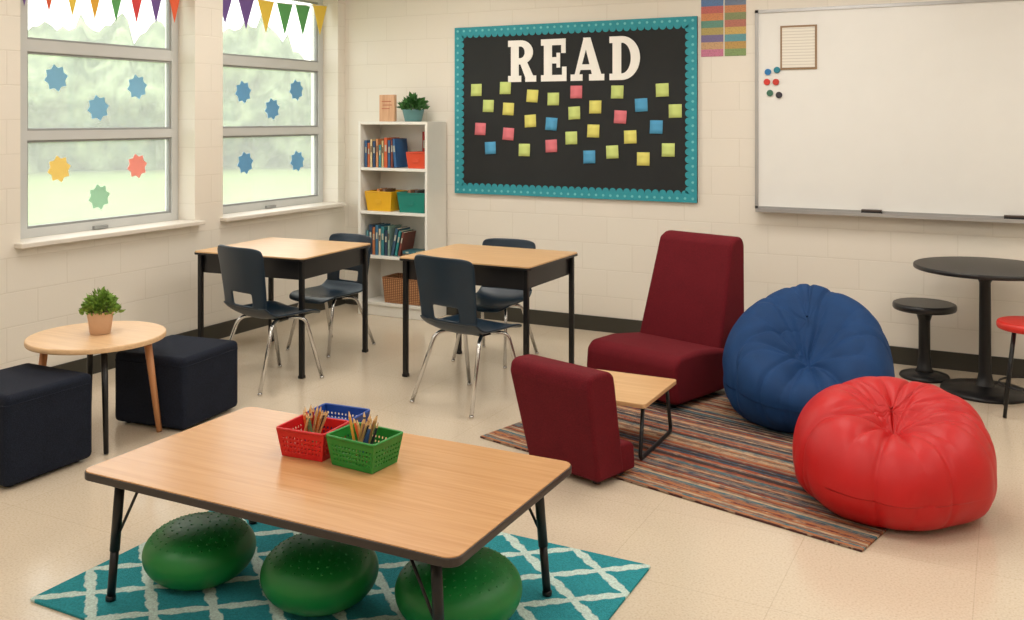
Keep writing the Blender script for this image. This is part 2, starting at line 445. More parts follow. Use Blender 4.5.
# outside: lawn and a wooded edge
M_lawn = mat('lawn_grass', (112, 128, 72), 0.95, var=0.15, vscale=0.4)
lawn = box('lawn', (90, 120, 0.1), (XL - 0.6 - 45, 20, -0.35), M_lawn); lawn['kind'] = 'stuff'; tag(lawn, 'mown green lawn outside the classroom windows', 'lawn')
def leafmat():
    m, nt, N, L, b = base_mat('tree_leaves')
    tc = N.new('ShaderNodeTexCoord')
    n1 = N.new('ShaderNodeTexNoise'); n1.inputs['Scale'].default_value = 0.8; n1.inputs['Detail'].default_value = 9; n1.inputs['Roughness'].default_value = 0.7
    L.new(tc.outputs['Object'], n1.inputs['Vector'])
    r = N.new('ShaderNodeValToRGB'); e = r.color_ramp.elements
    e[0].position = 0.40; e[0].color = lin((58, 80, 44)); e[1].position = 0.62; e[1].color = lin((136, 152, 110))
    L.new(n1.outputs['Fac'], r.inputs['Fac']); L.new(r.outputs['Color'], b.inputs['Base Color']); b.inputs['Roughness'].default_value = 0.95
    return m
V, F = [], []
n, m_ = 220, 26
for i in range(n+1):
    a = math.radians(14 + i*70.0/n)
    top = 5.4 + 2.4*noise.noise(Vector((i*0.09, 3.1, 0))) + 1.4*noise.noise(Vector((i*0.31, 9.1, 0))) + 0.6*noise.noise(Vector((i*0.9, 2.1, 0)))
    for j in range(m_+1):
        f_ = j/m_
        z = -0.295 + top*f_
        R_ = 36 + 4*f_**3 - 1.5*math.sin(f_*math.pi)
        R_ += 1.6*noise.noise(Vector((i*0.16, z*0.6, 0))) + 0.8*noise.noise(Vector((i*0.5, z*1.7, 4)))
        V.append((-R_*math.cos(a) - 2, R_*math.sin(a) + 2, z))
for i in range(n):
    for j in range(m_):
        F.append((i*(m_+1)+j, (i+1)*(m_+1)+j, (i+1)*(m_+1)+j+1, i*(m_+1)+j+1))
tl_ = mk('tree_line', V, F, leafmat(), smooth=True); tl_['kind'] = 'stuff'
tag(tl_, 'hazy band of leafy trees beyond the lawn', 'trees')

# window stickers
def starburst(name, pos, r, col, label):
    V = [(0, 0, 0)]; k = 16
    for i in range(k):
        a = 2*math.pi*i/k + 0.2; rr = r if i % 2 == 0 else r*0.76
        V.append((0, rr*math.cos(a), rr*math.sin(a)))
    F = [(0, i+1, (i+1) % k + 1) for i in range(k)]
    n0 = len(V)
    V += [(0.002, y, z) for _, y, z in V]
    F = [tuple(reversed(f)) for f in F] + [tuple(i+n0 for i in f) for f in F] + [(i+1, (i+1) % k+1, (i+1) % k+1+n0, i+1+n0) for i in range(k)]
    o = mk(name, V, F, col, None, pos)
    return tag(o, label, 'window sticker', 'starburst stickers on the window glass')
S_col = {n: mat('sticker_' + n, c, 0.6, var=0.03) for n, c in {'blue': (128, 186, 220), 'yellow': (254, 220, 120), 'green': (166, 220, 186), 'coral': (250, 154, 140), 'navy': (104, 164, 210)}.items()}
for u, v, c in [(57, 78, 'blue'), (99, 108, 'blue'), (138, 87, 'blue'), (60, 169, 'yellow'), (100, 197, 'green'), (138, 166, 'coral'),
                (244, 92, 'navy'), (273, 109, 'navy'), (297, 90, 'navy'), (246, 163, 'navy'), (298, 161, 'navy')]:
    y, z = on_left(u, v, -5.447)
    starburst('window_sticker', (-5.4555, y, z), 0.088 if u < 200 else 0.092, S_col[c], c.replace('navy', 'dark blue') + ' paper starburst sticker stuck on the window glass')

# bunting
pcols = [(236, 178, 60), (96, 168, 98), (224, 96, 60), (112, 84, 150), (222, 72, 72), (240, 206, 80)]
PM = [mat('pennant_%d' % i, c, 0.8, var=0.04) for i, c in enumerate(pcols)]
M_string = mat('bunting_string', (230, 225, 215), 0.8)
for wi, (y0, y1) in enumerate((W1, W2)):
    zb = 2.565 if wi == 0 else 2.62
    e = thing('bunting', (XL - 0.10, (y0+y1)/2, zb), 0, 'string of coloured triangular pennants hung across the window', 'bunting', 'pennant strings in the windows')
    h = (y1-y0)/2 - 0.012
    L_ = [Vector((0, -h + 2*h*i/16, 0.05*((i/8-1)**2) - 0.02)) for i in range(17)]
    tube('string', L_, 0.003, M_string, e, fr=0, n=6)
    nP = 8 if wi == 0 else 6
    for k in range(nP):
        yc = -h + (k + 0.5) * 2*h/nP; zc = 0.05*((yc/h)**2) - 0.02
        w = h/nP*(0.8 if wi == 0 else 0.85); ln = 0.245 if wi == 0 else 0.26
        V = [(0.001, yc-w, zc), (0.001, yc+w, zc), (0.001, yc, zc-ln), (-0.001, yc-w, zc), (-0.001, yc+w, zc), (-0.001, yc, zc-ln)]
        mk('pennant', V, [(0, 2, 1), (3, 4, 5), (0, 1, 4, 3), (1, 2, 5, 4), (2, 0, 3, 5)], PM[(k*2 + (1 if y0 > 5 else 0)) % 6 if k % 2 else (k+3) % 6], e)

# ------------------------------------------------------------------ bulletin board
bx0, bx1, bz0, bz1 = -4.112, -2.046, 1.025, 2.40
e = thing('bulletin_board', ((bx0+bx1)/2, YB, bz0), 0, 'black bulletin board with scalloped teal border on the wall', 'bulletin board')
hw, hh = (bx1-bx0)/2, bz1-bz0
box('board_panel', (2*hw, 0.0210, hh), (0, -0.0106, hh/2), M_bboard, e)
V, F = [], []
bw = 0.062
for lo, hi in [((-hw, -0.026, 0), (hw, -0.0210, bw)), ((-hw, -0.026, hh-bw), (hw, -0.0210, hh)), ((-hw, -0.026, bw), (-hw+bw, -0.0210, hh-bw)), ((hw-bw, -0.026, bw), (hw, -0.0210, hh-bw))]:
    add_box(V, F, lo, hi)
def disc(V, F, cx, cz, r, y):
    n0 = len(V); k = 16
    V += [(cx + r*math.cos(2*math.pi*i/k), y, cz + r*math.sin(2*math.pi*i/k)) for i in range(k)]
    V += [(cx + r*math.cos(2*math.pi*i/k), y+0.003, cz + r*math.sin(2*math.pi*i/k)) for i in range(k)]
    F.append(tuple(n0+i for i in range(k))); F.append(tuple(n0+k+i for i in range(k))[::-1])
    F += [(n0+i, n0+k+i, n0+k+(i+1) % k, n0+(i+1) % k) for i in range(k)]
nx, nz_ = 34, 22
for i in range(nx):
    x = -hw + bw + (2*hw-2*bw)*(i+0.5)/nx
    disc(V, F, x, bw, 0.027, -0.0255); disc(V, F, x, hh-bw, 0.027, -0.0255)
for i in range(nz_):
    z = bw + (hh-2*bw)*(i+0.5)/nz_
    disc(V, F, -hw+bw, z, 0.027, -0.0255); disc(V, F, hw-bw, z, 0.027, -0.0255)
nf0 = len(F)
for i in range(nx+1):
    x = -hw + 0.03 + (2*hw-0.06)*i/nx
    disc(V, F, x, 0.03, 0.010, -0.0275); disc(V, F, x, hh-0.03, 0.010, -0.0275)
for i in range(1, nz_):
    z = 0.03 + (hh-0.06)*i/nz_
    disc(V, F, -hw+0.03, z, 0.010, -0.0275); disc(V, F, hw-0.03, z, 0.010, -0.0275)
o = mk('scalloped_border', V, F, [M_teal, M_teal2], e)
for i in range(nf0, len(F)): o.data.polygons[i].material_index = 1

def arc_poly(cx, cz, rx, rz, ix, iz, n=18):
    out = []
    for i in range(n):
        a0 = -math.pi/2 + math.pi*i/n; a1 = -math.pi/2 + math.pi*(i+1)/n
        out.append([(cx+ix*math.cos(a0), cz+iz*math.sin(a0)), (cx+rx*math.cos(a0), cz+rz*math.sin(a0)), (cx+rx*math.cos(a1), cz+rz*math.sin(a1)), (cx+ix*math.cos(a1), cz+iz*math.sin(a1))])
    return out
def R4(x0, x1, z0, z1): return [(x0, z0), (x1, z0), (x1, z1), (x0, z1)]
GL = {
 'R': (1.00, [R4(.10, .38, .1, .9), R4(0, .47, 0, .15), R4(0, .45, .85, 1), R4(.36, .46, .42, .57), [(.40, .5), (.66, .5), (.92, .1), (.62, .1)], R4(.62, 1.0, 0, .15)], arc_poly(.44, .71, .45, .29, .16, .14)),
 'E': (0.88, [R4(.10, .38, .1, .9), R4(0, .88, 0, .15), R4(0, .85, .85, 1), R4(.70, .85, .66, .9), R4(.73, .88, .1, .34), R4(.36, .60, .42, .57), R4(.54, .66, .32, .67)], []),
 'A': (1.12, [[(.12, .1), (.27, .1), (.62, 1.0), (.44, 1)], [(.42, 1), (.66, 1), (1.04, .1), (.73, .1)], R4(.25, .85, .25, .38), R4(0, .40, 0, .15), R4(.62, 1.12, 0, .15)], []),
 'D': (0.98, [R4(.10, .38, .1, .9), R4(0, .42, 0, .15), R4(0, .42, .85, 1)], arc_poly(.40, .5, .58, .5, .29, .35)),
}
x = -3.61; sx, sz = 0.252, 0.335
for ch in 'READ':
    w, polys, arcs = GL[ch]
    V, F = [], []
    def ext(p, yf):
        n0 = len(V); k = len(p)
        V.extend([(a*sx, yf, c*sz) for a, c in p] + [(a*sx, 0.0115, c*sz) for a, c in p])
        F.append(tuple(n0+i for i in range(k))); F.append(tuple(n0+k+i for i in range(k))[::-1])
        F.extend([(n0+i, n0+k+i, n0+k+(i+1) % k, n0+(i+1) % k) for i in range(k)])
    for q, p in enumerate(polys): ext(p, 0.0075-0.0004*q)
    for p in arcs: ext(p, 0.0075-0.0004*len(polys))
    o = mk('board_letter', V, F, M_letter, None, (x, YB-0.0335, 1.94))
    tag(o, 'white slab-serif capital letter %s pinned on the black bulletin board' % ch, 'letter', 'headline letters on the bulletin board')
    x += (w + (0.17 if ch != 'E' else 0.14)) * sx
notes = [(476,90,'lime'),(505,88,'lime'),(532,96,'yellow'),(553,99,'lime'),(576,92,'pink'),(617,92,'lime'),(662,90,'lime'),(595,107,'yellow'),
 (488,106,'lime'),(508,109,'yellow'),(641,105,'sblue'),(675,111,'lime'),(574,113,'lime'),(620,117,'pink'),(480,129,'pink'),(530,121,'yellow'),
 (551,124,'sblue'),(508,134,'pink'),(593,131,'yellow'),(656,127,'sblue'),(630,137,'yellow'),(490,148,'sblue'),(524,150,'lime'),(551,146,'pink'),
 (571,138,'lime'),(589,157,'sblue'),(612,152,'lime'),(643,159,'yellow'),(668,150,'lime')]
nm = {'lime': 'pale green', 'yellow': 'pale yellow', 'pink': 'pink', 'sblue': 'light blue'}
for u, v, c in notes:
    X, Z = on_back(u, v, 6.92)
    s = 0.05
    V = []
    for i in range(4):
        z = s - 2*s*i/3; yy = -0.0006 - 0.006*(i/3)**2
        V += [(-s, yy, z), (s, yy, z)]
    F = [(2*i, 2*i+1, 2*i+3, 2*i+2) for i in range(3)]
    o = mk('sticky_note', V, F, M_note[c], None, (X, YB-0.0215, Z), True, (0, math.radians(random.uniform(-4, 4)), 0))
    so = o.modifiers.new('s', 'SOLIDIFY'); so.thickness = 0.0008
    tag(o, nm[c] + ' square sticky note on the black bulletin board', 'sticky note', 'sticky notes on the bulletin board')

# posters
def stripes(name, colors):
    m, nt, N, L, b = base_mat(name)
    tc = N.new('ShaderNodeTexCoord'); sp = N.new('ShaderNodeSeparateXYZ'); L.new(tc.outputs['Generated'], sp.inputs[0])
    r = N.new('ShaderNodeValToRGB'); r.color_ramp.interpolation = 'CONSTANT'; el = r.color_ramp.elements
    k = len(colors)
    el[0].color = lin(colors[0]); el[1].position = 1/k; el[1].color = lin(colors[1])
    for i in range(2, k):
        q = el.new(i/k); q.color = lin(colors[i])
    L.new(sp.outputs['Z'], r.inputs['Fac'])
    mp = N.new('ShaderNodeMapping'); mp.inputs['Scale'].default_value = (14, 1, 60); L.new(tc.outputs['Generated'], mp.inputs['Vector'])
    nz = N.new('ShaderNodeTexNoise'); nz.inputs['Scale'].default_value = 1.0; L.new(mp.outputs[0], nz.inputs['Vector'])
    mr = N.new('ShaderNodeMapRange'); mr.inputs[1].default_value = 0.5; mr.inputs[2].default_value = 0.6; mr.inputs[3].default_value = 0; mr.inputs[4].default_value = 0.3
    L.new(nz.outputs['Fac'], mr.inputs[0])
    mx = N.new('ShaderNodeMix'); mx.data_type = 'RGBA'; L.new(mr.outputs[0], mx.inputs[0]); L.new(r.outputs['Color'], mx.inputs[6]); mx.inputs[7].default_value = lin((90, 80, 70))
    L.new(mx.outputs[2], b.inputs['Base Color']); b.inputs['Roughness'].default_value = 0.5
    return m
P1 = stripes('poster_stripes_a', [(198, 120, 150), (198, 160, 120), (118, 108, 150), (176, 158, 96), (96, 146, 130), (206, 136, 90), (190, 100, 96), (90, 124, 170)])
P2 = stripes('poster_stripes_b', [(130, 156, 100), (186, 150, 84), (90, 150, 160), (200, 168, 96), (180, 112, 96), (130, 140, 96), (202, 136, 90), (110, 126, 150)])
for a, b_, m_ in [(-2.02, -1.855, P1), (-1.845, -1.69, P2)]:
    o = box('poster', (b_-a, 0.004, 0.42), ((a+b_)/2, YB-0.0018, 2.31), m_, None)
    tag(o, 'poster of coloured rows taped between the two boards' , 'poster', 'striped posters on the wall')

# whiteboard
e = thing('whiteboard', (-0.40, YB, 1.0), 0, 'large white marker board with aluminium frame and tray', 'whiteboard')
wbw, wbh = 2.44, 1.42
box('writing_surface', (wbw-0.04, 0.014, wbh-0.04), (0, -0.009, wbh/2), M_wb, e)
multibox('board_frame', [((-wbw/2, -0.026, 0), (wbw/2, -0.001, 0.022)), ((-wbw/2, -0.026, wbh-0.022), (wbw/2, -0.001, wbh)), ((-wbw/2, -0.026, 0), (-wbw/2+0.022, -0.001, wbh)), ((wbw/2-0.022, -0.026, 0), (wbw/2, -0.001, wbh))], M_alu, e)
multibox('marker_tray', [((-wbw/2+0.02, -0.095, -0.012), (wbw/2-0.02, -0.001, -0.002)), ((-wbw/2+0.02, -0.1, -0.012), (wbw/2-0.02, -0.092, 0.012))], M_alu, e)
M_felt = mat('eraser_felt', (40, 40, 44), 0.9); M_wd = wood('eraser_wood', (60, 52, 48), (80, 66, 58))
def eraser(x):
    e = thing('board_eraser', (x, YB-0.055, 0.999), 0, 'black felt eraser lying on the whiteboard tray', 'eraser', 'erasers on the tray')
    box('felt_pad', (0.13, 0.05, 0.02), (0, 0, 0.01), M_felt, e, 0.002)
    box('grip', (0.13, 0.045, 0.014), (0, 0, 0.027), M_wd, e, 0.004)
eraser(-0.83); eraser(0.03)
def paper_mat():
    m, nt, N, L, b = base_mat('typed_paper')
    tc = N.new('ShaderNodeTexCoord')
    wv = N.new('ShaderNodeTexWave'); wv.bands_direction = 'Z'; wv.inputs['Scale'].default_value = 4.2; wv.inputs['Distortion'].default_value = 0.4
    L.new(tc.outputs['Generated'], wv.inputs['Vector'])
    r = N.new('ShaderNodeValToRGB'); r.color_ramp.elements[0].position = 0.0; r.color_ramp.elements[0].color = lin((206, 200, 190)); r.color_ramp.elements[1].position = 0.3; r.color_ramp.elements[1].color = lin((232, 228, 216))
    L.new(wv.outputs['Fac'], r.inputs['Fac']); L.new(r.outputs['Color'], b.inputs['Base Color']); b.inputs['Roughness'].default_value = 0.6
    return m
e = thing('framed_notice', (-1.318, YB-0.0165, 1.99), 0, 'framed paper notice with brown border on the whiteboard', 'notice')
box('notice_backing', (0.25, 0.006, 0.31), (0, -0.0035, 0.155), mat('brown_card', (150, 122, 92), 0.7), e)
box('notice_paper', (0.224, 0.003, 0.282), (0, -0.0085, 0.155), paper_mat(), e)
for u, v, c in [(768, 72, (40, 120, 180)), (777, 70, (40, 130, 150)), (767, 82, (210, 60, 50)), (776, 82, (200, 60, 50)), (770, 93, (60, 110, 90)), (779, 95, (50, 50, 60))]:
    X, Z = on_back(u, v, 6.93)
    o = lathe('magnet', rounded_prof(0.023, 0, 0.012, 0.004), mat('magnet_plastic', c, 0.35), None, (X, YB-0.0165, Z), 20, rot=(math.radians(90), 0, 0))
    tag(o, 'small round coloured magnet on the whiteboard', 'magnet', 'magnets on the whiteboard')

# ------------------------------------------------------------------ bookshelf
sx0, sx1, sd = -4.887, -4.20, 0.30
SC = ((sx0+sx1)/2, YB - 0.008 - sd/2 - 0.004)
e = thing('bookshelf', (SC[0], SC[1], 0), 0, 'tall white open bookshelf in the corner holding books and bins', 'bookshelf')
w = sx1 - sx0; tk = 0.024; SH = 1.62
box('side_panel', (tk, sd, SH), (-w/2+tk/2, 0, SH/2), M_white, e, 0.002, 2)
box('side_panel', (tk, sd, SH), (w/2-tk/2, 0, SH/2), M_white, e, 0.002, 2)
box('back_panel', (w-2*tk, 0.006, SH-0.06), (0, sd/2-0.004, SH/2+0.02), M_white, e)
shelf_z = [0.11, 0.50, 0.87, 1.235, SH]
for z in shelf_z:
    box('shelf', (w-2*tk, sd-0.008, tk), (0, 0, z-tk/2-0.0005), M_white, e, 0.002, 2)
box('kick_plate', (w-2*tk, 0.016, 0.08), (0, -sd/2+0.02, 0.042), M_white, e)
fy = SC[1] - sd/2
def book(xc, z, t, h, d, col, lean=0, grp='', lbl=None, y=None):
    e = thing('book', (xc, (fy + 0.04 + d/2) if y is None else y, z), 0, lbl or 'upright book standing on the white bookshelf', 'book', grp)
    e.rotation_euler = (0, math.radians(lean), 0)
    m_ = mat('book_cover', col, 0.5, var=0.08, vscale=20)
    multibox('cover', [((-t/2, -d/2, 0), (-t/2+0.002, d/2, h)), ((t/2-0.002, -d/2, 0), (t/2, d/2, h)), ((-t/2, -d/2, 0), (t/2, -d/2+0.002, h))], m_, e)
    box('pages', (t-0.0044, d-0.006, h-0.008), (0, 0.001, h/2), M_page, e)
    box('spine_title', (t*0.5, 0.0008, h*0.22), (0, -d/2-0.0005, h*0.65), M_spine if sum(col) < 400 else M_spine2, e)
    return e
M_page = mat('book_pages', (228, 220, 200), 0.8, var=0.05, vscale=60)
M_spine = mat('spine_label_light', (176, 176, 160), 0.6); M_spine2 = mat('spine_label_dark', (90, 70, 60), 0.6)
x = sx0 + tk + 0.012
random.seed(5)
for c, h, t in [((58, 96, 140), .225, .028), ((196, 100, 56), .205, .024), ((216, 196, 150), .235, .022), ((36, 60, 96), .22, .03), ((196, 134, 90), .24, .026), ((60, 130, 140), .19, .026), ((206, 180, 130), .225, .022), ((200, 90, 48), .25, .034), ((46, 84, 126), .23, .028), ((120, 60, 50), .245, .022)]:
    book(x + t/2, shelf_z[3]+0.0005, t, h, .18, c, 0, 'books on the upper shelf'); x += t + 0.003
book(x + 0.022, shelf_z[3]+0.003, .028, .24, .18, (40, 90, 140), -9 + 0, 'books on the upper shelf', 'blue book leaning against its neighbours on the bookshelf').rotation_euler = (0, math.radians(-5), 0)
for xc, c in [(-4.37, (178, 40, 36)), (-4.335, (170, 44, 40)), (-4.30, (190, 52, 44))]:
    book(xc, shelf_z[3]+0.0005, .03, .30, .07, c, 0, 'books on the upper shelf', 'tall red book behind the orange bin', y=SC[1]+0.10)
x = sx0 + tk + 0.03
for c, h, t in [((96, 150, 160), .20, .024), ((40, 66, 92), .25, .034), ((176, 110, 70), .23, .026), ((60, 110, 140), .25, .03), ((206, 198, 176), .22, .022), ((50, 120, 128), .24, .032), ((34, 54, 80), .21, .03), ((130, 160, 150), .245, .02)]:
    book(x + t/2, shelf_z[1]+0.0005, t, h, .18, c, 0, 'books on the lower shelf'); x += t + 0.003
for c, h, t in [((48, 80, 104), .23, .03), ((40, 128, 130), .21, .026), ((110, 60, 50), .2, .024)]:
    book(x + t/2 + 0.005, shelf_z[1]+0.007, t, h, .18, c, 12, 'books on the lower shelf', 'book leaning against its neighbours on the bookshelf'); x += t + 0.008
for k, c in enumerate([(120, 96, 80), (60, 110, 120)]):
    e2 = book(x + 0.15 , shelf_z[1]+0.013+k*0.027, .025, .13, .17, c, -90, 'books on the lower shelf', 'book lying flat on the bookshelf')

def open_bin(name, w, d, h, taper, material, parent, holes=False, zoff=0.0, name_part='body'):
    V, F, idx = [], [], {}
    def vid(p):
        k = tuple(round(c, 5) for c in p)
        if k not in idx: idx[k] = len(V); V.append(p)
        return idx[k]
    cb = [(-w/2*taper, -d/2*taper), (w/2*taper, -d/2*taper), (w/2*taper, d/2*taper), (-w/2*taper, d/2*taper)]
    ct = [(-w/2, -d/2), (w/2, -d/2), (w/2, d/2), (-w/2, d/2)]
    for s in range(4):
        a0, a1, b0, b1 = cb[s], cb[(s+1) % 4], ct[s], ct[(s+1) % 4]
        Ls = w if s % 2 == 0 else d
        if holes:
            k = max(4, int(round(Ls/0.018)))
            S = [0.0, 0.05]
            for i in range(k):
                q0 = 0.05 + 0.9*i/k; q1 = 0.05 + 0.9*(i+1)/k
                S += [q0 + (q1-q0)*0.5, q1 - (q1-q0)*0.001] if i < k-1 else [q0 + (q1-q0)*0.5, 0.95]
            S.append(1.0)
            Tt = [0, .18, .26, .34, .42, .50, .58, .66, .74, 1.0]
        else:
            S = [0, .35, .65, 1.0]; Tt = [0, .55, .75, 1.0]
        def P(s_, t_):
            bx = a0[0]+(a1[0]-a0[0])*s_; by = a0[1]+(a1[1]-a0[1])*s_
            tx = b0[0]+(b1[0]-b0[0])*s_; ty = b0[1]+(b1[1]-b0[1])*s_
            return (bx+(tx-bx)*t_, by+(ty-by)*t_, zoff + h*t_)
        for i in range(len(S)-1):
            for j in range(len(Tt)-1):
                if holes and 1 < i < len(S)-2 and i % 2 == 0 and j % 2 == 1: continue
                if not holes and i == 1 and j == 1 and s % 2 == 1: continue
                F.append((vid(P(S[i], Tt[j])), vid(P(S[i+1], Tt[j])), vid(P(S[i+1], Tt[j+1])), vid(P(S[i], Tt[j+1]))))
    F.append(tuple(vid((c[0], c[1], zoff)) for c in cb)[::-1])
    o = mk(name_part, V, F, material, parent)
    so = o.modifiers.new('s', 'SOLIDIFY'); so.thickness = 0.004; so.offset = -1
    q = 0.012
    loop = []
    for cx, cy in ct:
        gx = 1 if cx > 0 else -1; gy = 1 if cy > 0 else -1
        ccx, ccy = cx-gx*q, cy-gy*q
        a0 = math.atan2(gy, gx) - math.pi/4
        for i in range(5):
            a = a0 + math.pi/2*i/4
            loop.append(Vector((ccx+q*math.cos(a), ccy+q*math.sin(a), zoff+h)))
    tube('rim', loop, 0.005, material, parent, fr=0, n=8, closed=True)
    return o

def bin_(name, x, z, w, d, h, col, label, grp='storage bins on the bookshelf'):
    e = thing(name, (x, fy + 0.02 + d/2, z), 0, label, 'bin', grp)
    m_ = mat('bin_plastic', col, 0.4, var=0.04)
    open_bin(name, w, d, h, 0.86, m_, e, False, 0.001)
    box('label_holder', (0.06, 0.004, 0.03), (0, -d/2*0.95-0.002, h*0.5), m_, e, 0.001)
bin_('storage_bin', -4.325, shelf_z[3], 0.19, 0.18, 0.13, (214, 74, 40), 'orange-red plastic bin on the upper bookshelf shelf')
bin_('storage_bin', -4.70, shelf_z[2], 0.27, 0.24, 0.16, (226, 172, 24), 'yellow plastic bin on the middle bookshelf shelf')
bin_('storage_bin', -4.375, shelf_z[2], 0.27, 0.24, 0.16, (16, 126, 112), 'teal plastic bin on the middle bookshelf shelf')
for xc, col in [(-4.74, (190, 120, 60)), (-4.68, (120, 90, 70)), (-4.43, (160, 110, 80)), (-4.36, (80, 70, 70))]:
    book(xc, shelf_z[2]+0.008, .03, .175, .15, col, 4, 'books in the storage bins', 'book standing inside a plastic bin', y=fy+0.14)
def weave():
    m, nt, N, L, b = base_mat('woven_wicker')
    tc = N.new('ShaderNodeTexCoord')
    w1 = N.new('ShaderNodeTexWave'); w1.bands_direction = 'Z'; w1.inputs['Scale'].default_value = 22; w1.inputs['Distortion'].default_value = 1
    w2 = N.new('ShaderNodeTexWave'); w2.bands_direction = 'X'; w2.inputs['Scale'].default_value = 16
    L.new(tc.outputs['Object'], w1.inputs['Vector']); L.new(tc.outputs['Object'], w2.inputs['Vector'])
    ml = N.new('ShaderNodeMath'); ml.operation = 'MULTIPLY'; L.new(w1.outputs['Fac'], ml.inputs[0]); L.new(w2.outputs['Fac'], ml.inputs[1])
    r = N.new('ShaderNodeValToRGB'); r.color_ramp.elements[0].color = lin((128, 82, 50)); r.color_ramp.elements[1].color = lin((206, 152, 104)); r.color_ramp.elements[1].position = 0.6
    L.new(ml.outputs[0], r.inputs['Fac']); L.new(r.outputs['Color'], b.inputs['Base Color']); b.inputs['Roughness'].default_value = 0.8
    bp = N.new('ShaderNodeBump'); bp.inputs['Distance'].default_value = 0.006; L.new(ml.outputs[0], bp.inputs['Height']); L.new(bp.outputs['Normal'], b.inputs['Normal'])
    return m
M_weave = weave()
e = thing('woven_basket', (-4.47, fy+0.14, shelf_z[0]), 0, 'tan woven wicker basket on the bottom bookshelf shelf', 'basket')
open_bin('woven_basket', 0.38, 0.23, 0.21, 0.9, M_weave, e, False, 0.001)

# plants
def leaves(name, parent, material, n, R, H, z0, size, spread=1.0, seed=1):
    rnd = random.Random(seed); V, F = [], []
    for i in range(n):
        a = rnd.uniform(0, 2*math.pi); q = rnd.uniform(0, 1)**0.6; el = rnd.uniform(0.0, 1)
        p = Vector((R*q*math.cos(a)*(1-0.35*el), R*q*math.sin(a)*(1-0.35*el), z0 + H*el*(1-0.45*q*q)))
        d = Vector((math.cos(a)*q*spread, math.sin(a)*q*spread, rnd.uniform(0.2, 1.0))).normalized()
        s = d.cross(Vector((rnd.uniform(-1, 1), rnd.uniform(-1, 1), rnd.uniform(-1, 1)))).normalized()
        nn = d.cross(s)
        Ls = size*rnd.uniform(0.7, 1.3); W = Ls*0.28
        n0 = len(V)
        V += [p, p + d*Ls*0.45 + s*W + nn*Ls*0.06, p + d*Ls - nn*Ls*0.1, p + d*Ls*0.45 - s*W + nn*Ls*0.06, p + d*Ls*0.5]
        F += [(n0, n0+1, n0+4), (n0+1, n0+2, n0+4), (n0+2, n0+3, n0+4), (n0+3, n0, n0+4)]
    return mk(name, V, F, material, parent)
M_leaf = mat('plant_leaf', (124, 158, 66), 0.6, var=0.4, vscale=40)
M_leaf2 = mat('dark_plant_leaf', (58, 108, 50), 0.55, var=0.4, vscale=40)
M_soil = mat('potting_soil', (60, 44, 34), 0.95, var=0.3, vscale=80, bump=0.5)
TB = (-4.204, 3.457)
e = thing('potted_plant', (TB[0]+0.0, TB[1]+0.02, 0.5305), 0, 'small leafy green plant in a beige pot on round table', 'plant')
lathe('pot', [(0.045, 0), (0.05, 0.003), (0.066, 0.112), (0.068, 0.118), (0.06, 0.118), (0.056, 0.1), (0, 0.1)], mat('beige_ceramic', (214, 178, 148), 0.6), e)
lathe('soil', [(0.056, 0.1005), (0.04, 0.104), (0, 0.106)], M_soil, e, n=24)
leaves('foliage', e, M_leaf, 800, 0.095, 0.11, 0.105, 0.028, seed=3)
e = thing('potted_plant', (-4.42, SC[1]-0.02, SH+0.0005), 0, 'green houseplant in a teal pot on top of bookshelf', 'plant')
lathe('pot', [(0.065, 0), (0.07, 0.003), (0.09, 0.09), (0.092, 0.1), (0.083, 0.1), (0.08, 0.085), (0, 0.085)], mat('teal_pot', (92, 138, 140), 0.45), e)
lathe('soil', [(0.08, 0.0855), (0.05, 0.09), (0, 0.092)], M_soil, e, n=24)
leaves('foliage', e, M_leaf2, 190, 0.10, 0.10, 0.09, 0.06, 1.3, seed=9)
e = thing('wooden_sign', (-4.66, SC[1]-0.04, SH+0.0005), 0, 'small tan wooden block sign standing on the bookshelf', 'sign')
box('sign_board', (0.155, 0.035, 0.225), (0, 0, 0.1125), wood('sign_wood', (196, 150, 112), (216, 172, 136), sc=(20, 20, 2)), e, 0.004)
M_ink = mat('sign_ink', (180, 104, 76), 0.7)
multibox('sign_marks', [((-0.05, -0.0195, 0.165), (0.045, -0.0178, 0.172)), ((-0.04, -0.0195, 0.135), (0.05, -0.0178, 0.142)), ((-0.05, -0.0195, 0.105), (0.03, -0.0178, 0.112))], M_ink, e)

# ------------------------------------------------------------------ student desks and chairs
DZ = 0.765
def desk(loc, rot, w, d, label):
    e = thing('student_desk', (loc[0], loc[1], 0), rot, label, 'desk', 'student desks')
    plate('desktop', w, d, 0.022, 0.03, M_wtop, e, (0, 0, DZ-0.011), 0.002)
    plate('edge_band', w+0.006, d+0.006, 0.014, 0.033, M_blackpl, e, (0, 0, DZ-0.0155), 0.001)
    aw, ad = w-0.09, d-0.09; z0, z1, t = DZ-0.145, DZ-0.023, 0.012
    multibox('apron', [((-aw/2, -ad/2, z0), (aw/2, -ad/2+t, z1)), ((-aw/2, ad/2-t, z0), (aw/2, ad/2, z1)), ((-aw/2, -ad/2, z0), (-aw/2+t, ad/2, z1)), ((aw/2-t, -ad/2, z0), (aw/2, ad/2, z1)), ((-aw/2+0.01, -ad/2+0.01, z0), (aw/2-0.01, ad/2-0.01, z0+0.006))], M_blackpl, e)
    for sx_ in (-1, 1):
        for sy in (-1, 1):
            lg = box('leg', (0.03, 0.03, DZ-0.03), (sx_*(w/2-0.035), sy*(d/2-0.035), (DZ-0.03)/2+0.006), M_black, e, 0.004)
            box('foot_glide', (0.036, 0.036, 0.02), (0, 0, -(DZ-0.03)/2+0.004), M_black, lg, 0.004)
    return e
D1 = desk((-4.42, 5.17), 4, 0.88, 0.82, 'wood-topped student desk with black legs by the window')
